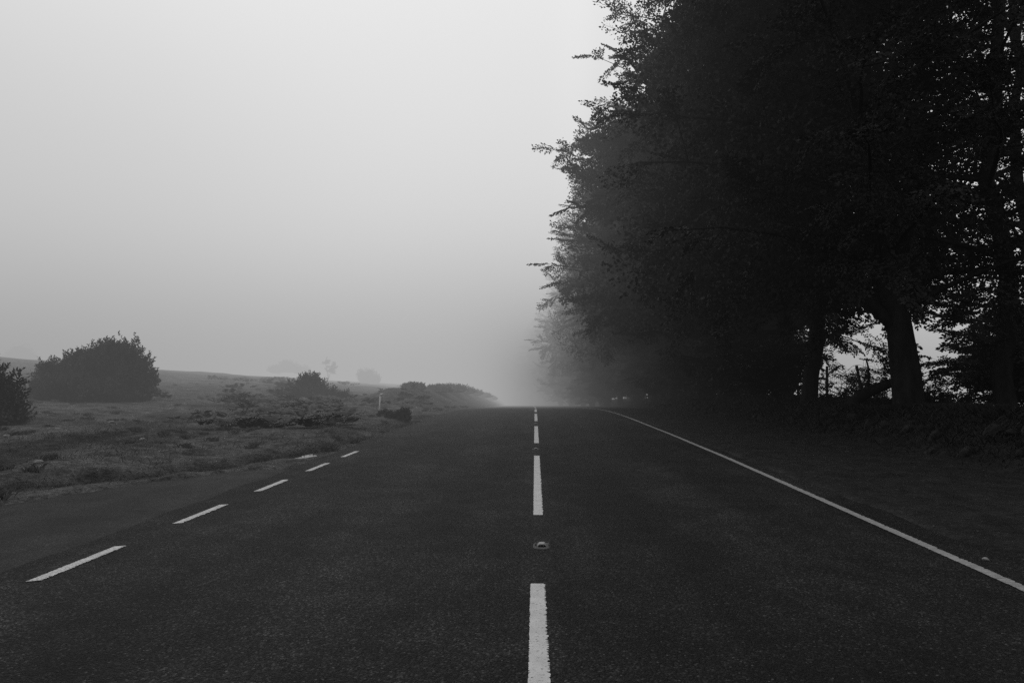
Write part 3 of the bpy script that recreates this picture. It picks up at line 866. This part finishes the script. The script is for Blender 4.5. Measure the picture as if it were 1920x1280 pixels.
# ------------------------------------------------------------------ grass, bracken, litter (stuff)
def blades(n, xf, yf, h, w, seed, zoff=0.0, fn=None):
    g = np.random.default_rng(seed)
    x = xf(g, n); y = yf(g, n, x)
    if fn is not None:
        k = fn(x, y, g); x, y = x[k], y[k]
    n = len(x); z = ground_z(x, y) + zoff
    p = np.stack([x, y, z], 1)
    a = 2 * np.pi * g.random(n); t = .25 + .75 * g.random(n)
    d = np.stack([np.cos(a) * t, np.sin(a) * t, np.ones(n)], 1); d = norm(d)
    L = (h[0] + (h[1] - h[0]) * g.random(n) ** 2)[:, None]; b = 2 * np.pi * g.random(n)
    s = np.stack([np.cos(b), np.sin(b), 0 * b], 1) * w
    q = p + d * L * .55
    tip = p + d * L + np.stack([np.cos(a), np.sin(a), -.4 + 0 * a], 1) * L * .25
    return np.stack([p - s, p + s, q + s * .8, tip], 1)
def left_y(g, n, x): return 7.5 * np.exp(g.random(n) * math.log(52 / 7.5))
def left_x(g, n): return RL - .05 - 26 * g.random(n) ** 1.15
def off_layby(x, y, g):
    edge = np.where(y < 12.5, layby_edge(y) - .1, RL)
    return (x < edge) & (x > -.85 * y - 4)
Q = [blades(30000, left_x, left_y, (.02, .055), .004, 91, 0, off_layby)]
def tufty(x, y, g): return off_layby(x, y, g) & (fbm(N2, x * .55, y * .5, 3) > .07)
Q.append(blades(24000, left_x, left_y, (.05, .15), .004, 92, 0, tufty))
def ditchy(x, y, g):
    m = ridge(x, y, DITCH, .35, 1) + ridge(x, y, [(x_ - .8, y_) for x_, y_ in HOLLOW], .3, .8)
    return off_layby(x, y, g) & (g.random(len(x)) < m)
Q.append(blades(60000, left_x, left_y, (.04, .14), .004, 93, 0, ditchy))
def tussocks(n, seed):
    g = np.random.default_rng(seed); cx = left_x(g, n); cy = left_y(g, n, cx); k = off_layby(cx, cy, g) & (fbm(N3, cx * .5, cy * .45, 2) > -.04); cx, cy = cx[k], cy[k]
    m = 55; x = np.repeat(cx, m) + .07 * g.standard_normal(len(cx) * m); y = np.repeat(cy, m) + .07 * g.standard_normal(len(cx) * m)
    hh = np.repeat(.07 + .11 * g.random(len(cx)), m)[:, None]; n = len(x); p = np.stack([x, y, ground_z(x, y) - .01], 1)
    a = 2 * np.pi * g.random(n); t = .15 + .6 * g.random(n); d = norm(np.stack([np.cos(a) * t, np.sin(a) * t, np.ones(n)], 1)); L = hh * (.5 + .6 * g.random(n))[:, None]
    b = 2 * np.pi * g.random(n); s = np.stack([np.cos(b), np.sin(b), 0 * b], 1) * .0045; q = p + d * L * .6
    return np.stack([p - s, p + s, q + s * .8, q + d * L * .3 + np.stack([np.cos(a), np.sin(a), -.5 + 0 * a], 1) * L * .3], 1)
Q.append(tussocks(650, 97))
tag(link('grass', quads('grass', np.concatenate(Q)), M['grass']), 'short rough grass over the left common', 'grass', kind='stuff')
def bank_x(g, n): return 4.1 + 7.5 * g.random(n)
def bank_y(g, n, x): return 5 * np.exp(g.random(n) * math.log(60 / 5))
def banky(x, y, g): return (g.random(len(x)) < sstep(7.2, 8.8, x)) & (x < .85 * y + 2)
tag(link('bank_grass', quads('bank_grass', blades(130000, bank_x, bank_y, (.04, .24), .0045, 94, 0, banky)), M['leaf']), 'dark weeds and grass along the shaded bank', 'grass', kind='stuff')

def bracken():
    g = np.random.default_rng(95); F = []
    spots = []
    path = [(-7.4, 20.8, 1.5), (-7.6, 24, 1.9), (-9.2, 27, 2.3), (-11, 32, 2.8), (-13.2, 38, 3.0), (-16, 46, 3.4), (-19.5, 55, 3.2)]
    for (px_, py_, w_) in path:
        for q in range(9):
            spots.append((px_ + w_ * .75 * g.standard_normal(), py_ + 1.2 * w_ * .75 * g.standard_normal(), .45 + .4 * g.random(), .4 + .35 * g.random(), int(9 + 12 * g.random())))
    spots += [(-7.4, 42, 1.2, 4, 60), (-11.5, 23.5, .6, .5, 14), (-13.6, 33.0, .8, .6, 22)]
    for (cx, cy, sx, sy, n) in spots:
        for i in range(n):
            x = cx + sx * .6 * g.standard_normal(); y = cy + sy * .6 * g.standard_normal()
            if x > RL - .8 or (y < 31 and x > -.262 * y): continue
            b = np.array([x, y, float(ground_z(x, y))]); a = 2 * np.pi * g.random(); L = .45 + .5 * g.random(); e = .7 + .7 * g.random()
            hd = np.array([math.cos(a), math.sin(a), 0.])
            t = np.linspace(0, 1, 12)
            r = b + hd * (L * t ** 1.4)[:, None] * .85 + np.array([0, 0, 1.]) * (L * e * (t - .62 * t ** 2.4))[:, None] * .9
            sd = np.array([-hd[1], hd[0], 0.])
            for k in range(3, 12):
                pl = L * .42 * (1 - ((k - 3) / 9) ** 1.3) + .03
                tg = norm(r[k] - r[k - 1])
                for s in (-1, 1):
                    dd = norm(sd * s + tg * .45 + np.array([0, 0, -.15 + .12 * g.standard_normal()]))
                    w = tg * pl * .16
                    F.append([r[k], r[k] + dd * pl * .5 + w, r[k] + dd * pl, r[k] + dd * pl * .5 - w])
    tag(link('bracken', quads('bracken', np.array(F)), M['fern']), 'patches of bracken fern spreading over the left slope', 'bracken', kind='stuff')
bracken()
def litter():
    g = np.random.default_rng(96); n = 420
    x = 4.05 + 3.2 * g.random(n) ** 1.2; y = 4 * np.exp(g.random(n) * math.log(9)); z = ground_z(x, y) + .012
    p = np.stack([x, y, z], 1); a = 6.28 * g.random(n); l = (.012 + .022 * g.random(n))[:, None]
    d = np.stack([np.cos(a), np.sin(a), .15 * g.standard_normal(n)], 1); s = np.stack([-np.sin(a), np.cos(a), .15 * g.standard_normal(n)], 1)
    tag(link('leaf_litter', quads('leaf_litter', np.stack([p - d * l, p + s * l * .4, p + d * l, p - s * l * .4], 1)), M['dry']), 'dead leaves and chips scattered on the right verge', 'leaf litter', kind='stuff')
litter()

# ------------------------------------------------------------------ fog: one body of mist, thin near the camera, thick beyond the brow
def fog():
    b = MB(); b.box(-300, 300, -40, 420, -25, 60)
    me = b.mesh('fog'); k = NT('fog_bank')
    p = k.pos(); sep = k.n('ShaderNodeSeparateXYZ'); k.l(p, sep.inputs[0])
    y = sep.outputs['Y']
    def rmp(v, a, b_, lo, hi):
        m = k.n('ShaderNodeMapRange', _interpolation_type='SMOOTHSTEP'); k.l(v, m.inputs[0])
        for i, q in enumerate((a, b_, lo, hi)): m.inputs[i + 1].default_value = q
        return m.outputs[0]
    x = sep.outputs['X']; z = sep.outputs['Z']
    near = k.math('MULTIPLY', rmp(y, 4, 26, 0, FOG[0]), rmp(x, -.5, 6.5, 1, .28))      # near mist thinned over the tree belt to keep the trees dark
    mid = k.math('MULTIPLY', rmp(y, 36, 64, 0, FOG[1]), rmp(x, 1, 8, 1, .32))
    dens = k.math('ADD', near, k.math('ADD', mid, rmp(y, 62, 110, 0, FOG[2])))
    dens = k.math('MULTIPLY', dens, rmp(z, 8, 45, 1, .35))
    wisp = k.noise(k.scaled(p, (.022, .016, .06)), 1, 2)
    dens = k.math('MULTIPLY', dens, k.math('ADD', k.math('MULTIPLY', wisp, .7), .65))
    ab = k.n('ShaderNodeVolumeAbsorption'); ab.inputs['Color'].default_value = (0, 0, 0, 1); k.l(dens, ab.inputs['Density'])
    em = k.n('ShaderNodeEmission'); pass  # the mist glows by itself in place of scattered daylight
    # emission set lower under and behind the trees, standing in for their shade
    shade = k.math('ADD', rmp(x, -8, 6, 1.0, SHADE), rmp(x, 11, 20, 0, .60))
    lit = k.mix(shade, 1.0, k.math('MULTIPLY', rmp(z, 1, 11, 0, 1), k.math('ADD', rmp(x, 2, 9, 1, .1), rmp(y, 60, 100, 0, .9), True)))
    lit = k.math('MULTIPLY', lit, rmp(x, -75, -15, .74, 1.0))  # glow set dimmer towards the far left
    lit = k.math('MULTIPLY', lit, rmp(z, 2, 26, 1.0, 1.75))
    k.l(k.math('MULTIPLY', k.math('MULTIPLY', dens, FOGL), lit), em.inputs['Strength']); em.inputs['Color'].default_value = (1, 1, 1, 1)
    ad = k.n('ShaderNodeAddShader'); k.l(ab.outputs[0], ad.inputs[0]); k.l(em.outputs[0], ad.inputs[1])
    k.l(ad.outputs[0], k.out.inputs['Volume'])
    o = link('fog', me, k.m); tag(o, kind='structure')
    return o
FOG = (.0072, .016, .03); FOGL = .435; SHADE = .33
fog()

# ------------------------------------------------------------------ sky and light
SUN_EL, SUN_AZ = R(48), R(-14)          # sun hidden in the mist, ahead and a little left
w = bpy.data.worlds.new('World'); scene.world = w; w.use_nodes = True
nt = w.node_tree; nt.nodes.clear()
def wn(t, **kw):
    x = nt.nodes.new(t)
    for a, b in kw.items(): setattr(x, a, b)
    return x
sky = wn('ShaderNodeTexSky'); sky.sky_type = 'NISHITA'; sky.sun_disc = False; sky.sun_elevation = SUN_EL; sky.sun_rotation = SUN_AZ
bw = wn('ShaderNodeRGBToBW'); nt.links.new(sky.outputs[0], bw.inputs[0])
geo = wn('ShaderNodeNewGeometry')
nrm = wn('ShaderNodeVectorMath', operation='DOT_PRODUCT')
tc = wn('ShaderNodeTexCoord'); nt.links.new(tc.outputs['Generated'], nrm.inputs[0])
GE, GA = R(25), R(-12)
nrm.inputs[1].default_value = (math.sin(GA) * math.cos(GE), math.cos(GA) * math.cos(GE), math.sin(GE))
rm = wn('ShaderNodeValToRGB')
els = rm.color_ramp.elements
GLOW = [(.0, 2.4), (.5, 3.8), (.80, 6.6), (.92, 8.5), (1.0, 9.2)]
while len(els) < len(GLOW): els.new(.5)
for e, (p_, v_) in zip(els, GLOW): e.position = p_; e.color = (v_ / 10, v_ / 10, v_ / 10, 1)
nt.links.new(nrm.outputs['Value'], rm.inputs[0])
sc_ = wn('ShaderNodeMath', operation='MULTIPLY'); nt.links.new(rm.outputs[0], sc_.inputs[0]); sc_.inputs[1].default_value = 10.0
s2 = wn('ShaderNodeMath', operation='MULTIPLY'); nt.links.new(bw.outputs[0], s2.inputs[0]); s2.inputs[1].default_value = .06
ad = wn('ShaderNodeMath', operation='ADD'); nt.links.new(sc_.outputs[0], ad.inputs[0]); nt.links.new(s2.outputs[0], ad.inputs[1])
bg = wn('ShaderNodeBackground'); bg.inputs['Strength'].default_value = .1
nt.links.new(ad.outputs[0], bg.inputs['Color'])
wo = wn('ShaderNodeOutputWorld'); nt.links.new(bg.outputs[0], wo.inputs['Surface'])

sl = bpy.data.lights.new('sun', 'SUN'); sl.energy = .5; sl.angle = R(40); sl.color = (1, 1, 1)
so = bpy.data.objects.new('sun', sl); col.objects.link(so)
dv = Vector((math.sin(SUN_AZ) * math.cos(SUN_EL), math.cos(SUN_AZ) * math.cos(SUN_EL), math.sin(SUN_EL)))
so.rotation_euler = dv.to_track_quat('Z', 'Y').to_euler()

# ------------------------------------------------------------------ camera
cam = bpy.data.cameras.new('camera'); cam.lens = 25.0; cam.sensor_width = 36; cam.clip_end = 2000; cam.clip_start = .05
co = bpy.data.objects.new('camera', cam); col.objects.link(co)
co.location = (0, 0, 1.5); co.rotation_euler = (R(90 + 3.09), 0, R(1.85))
scene.camera = co

# ------------------------------------------------------------------ render
scene.render.engine = 'CYCLES'
c = scene.cycles
c.max_bounces = 4; c.diffuse_bounces = 3; c.glossy_bounces = 2; c.transmission_bounces = 1; c.volume_bounces = 0; c.transparent_max_bounces = 8
c.use_denoising = False
c.volume_step_rate = 1.0
c.sample_clamp_indirect = 4
scene.view_settings.view_transform = 'Standard'; scene.view_settings.look = 'None'
scene.view_settings.exposure = 0; scene.view_settings.gamma = 1
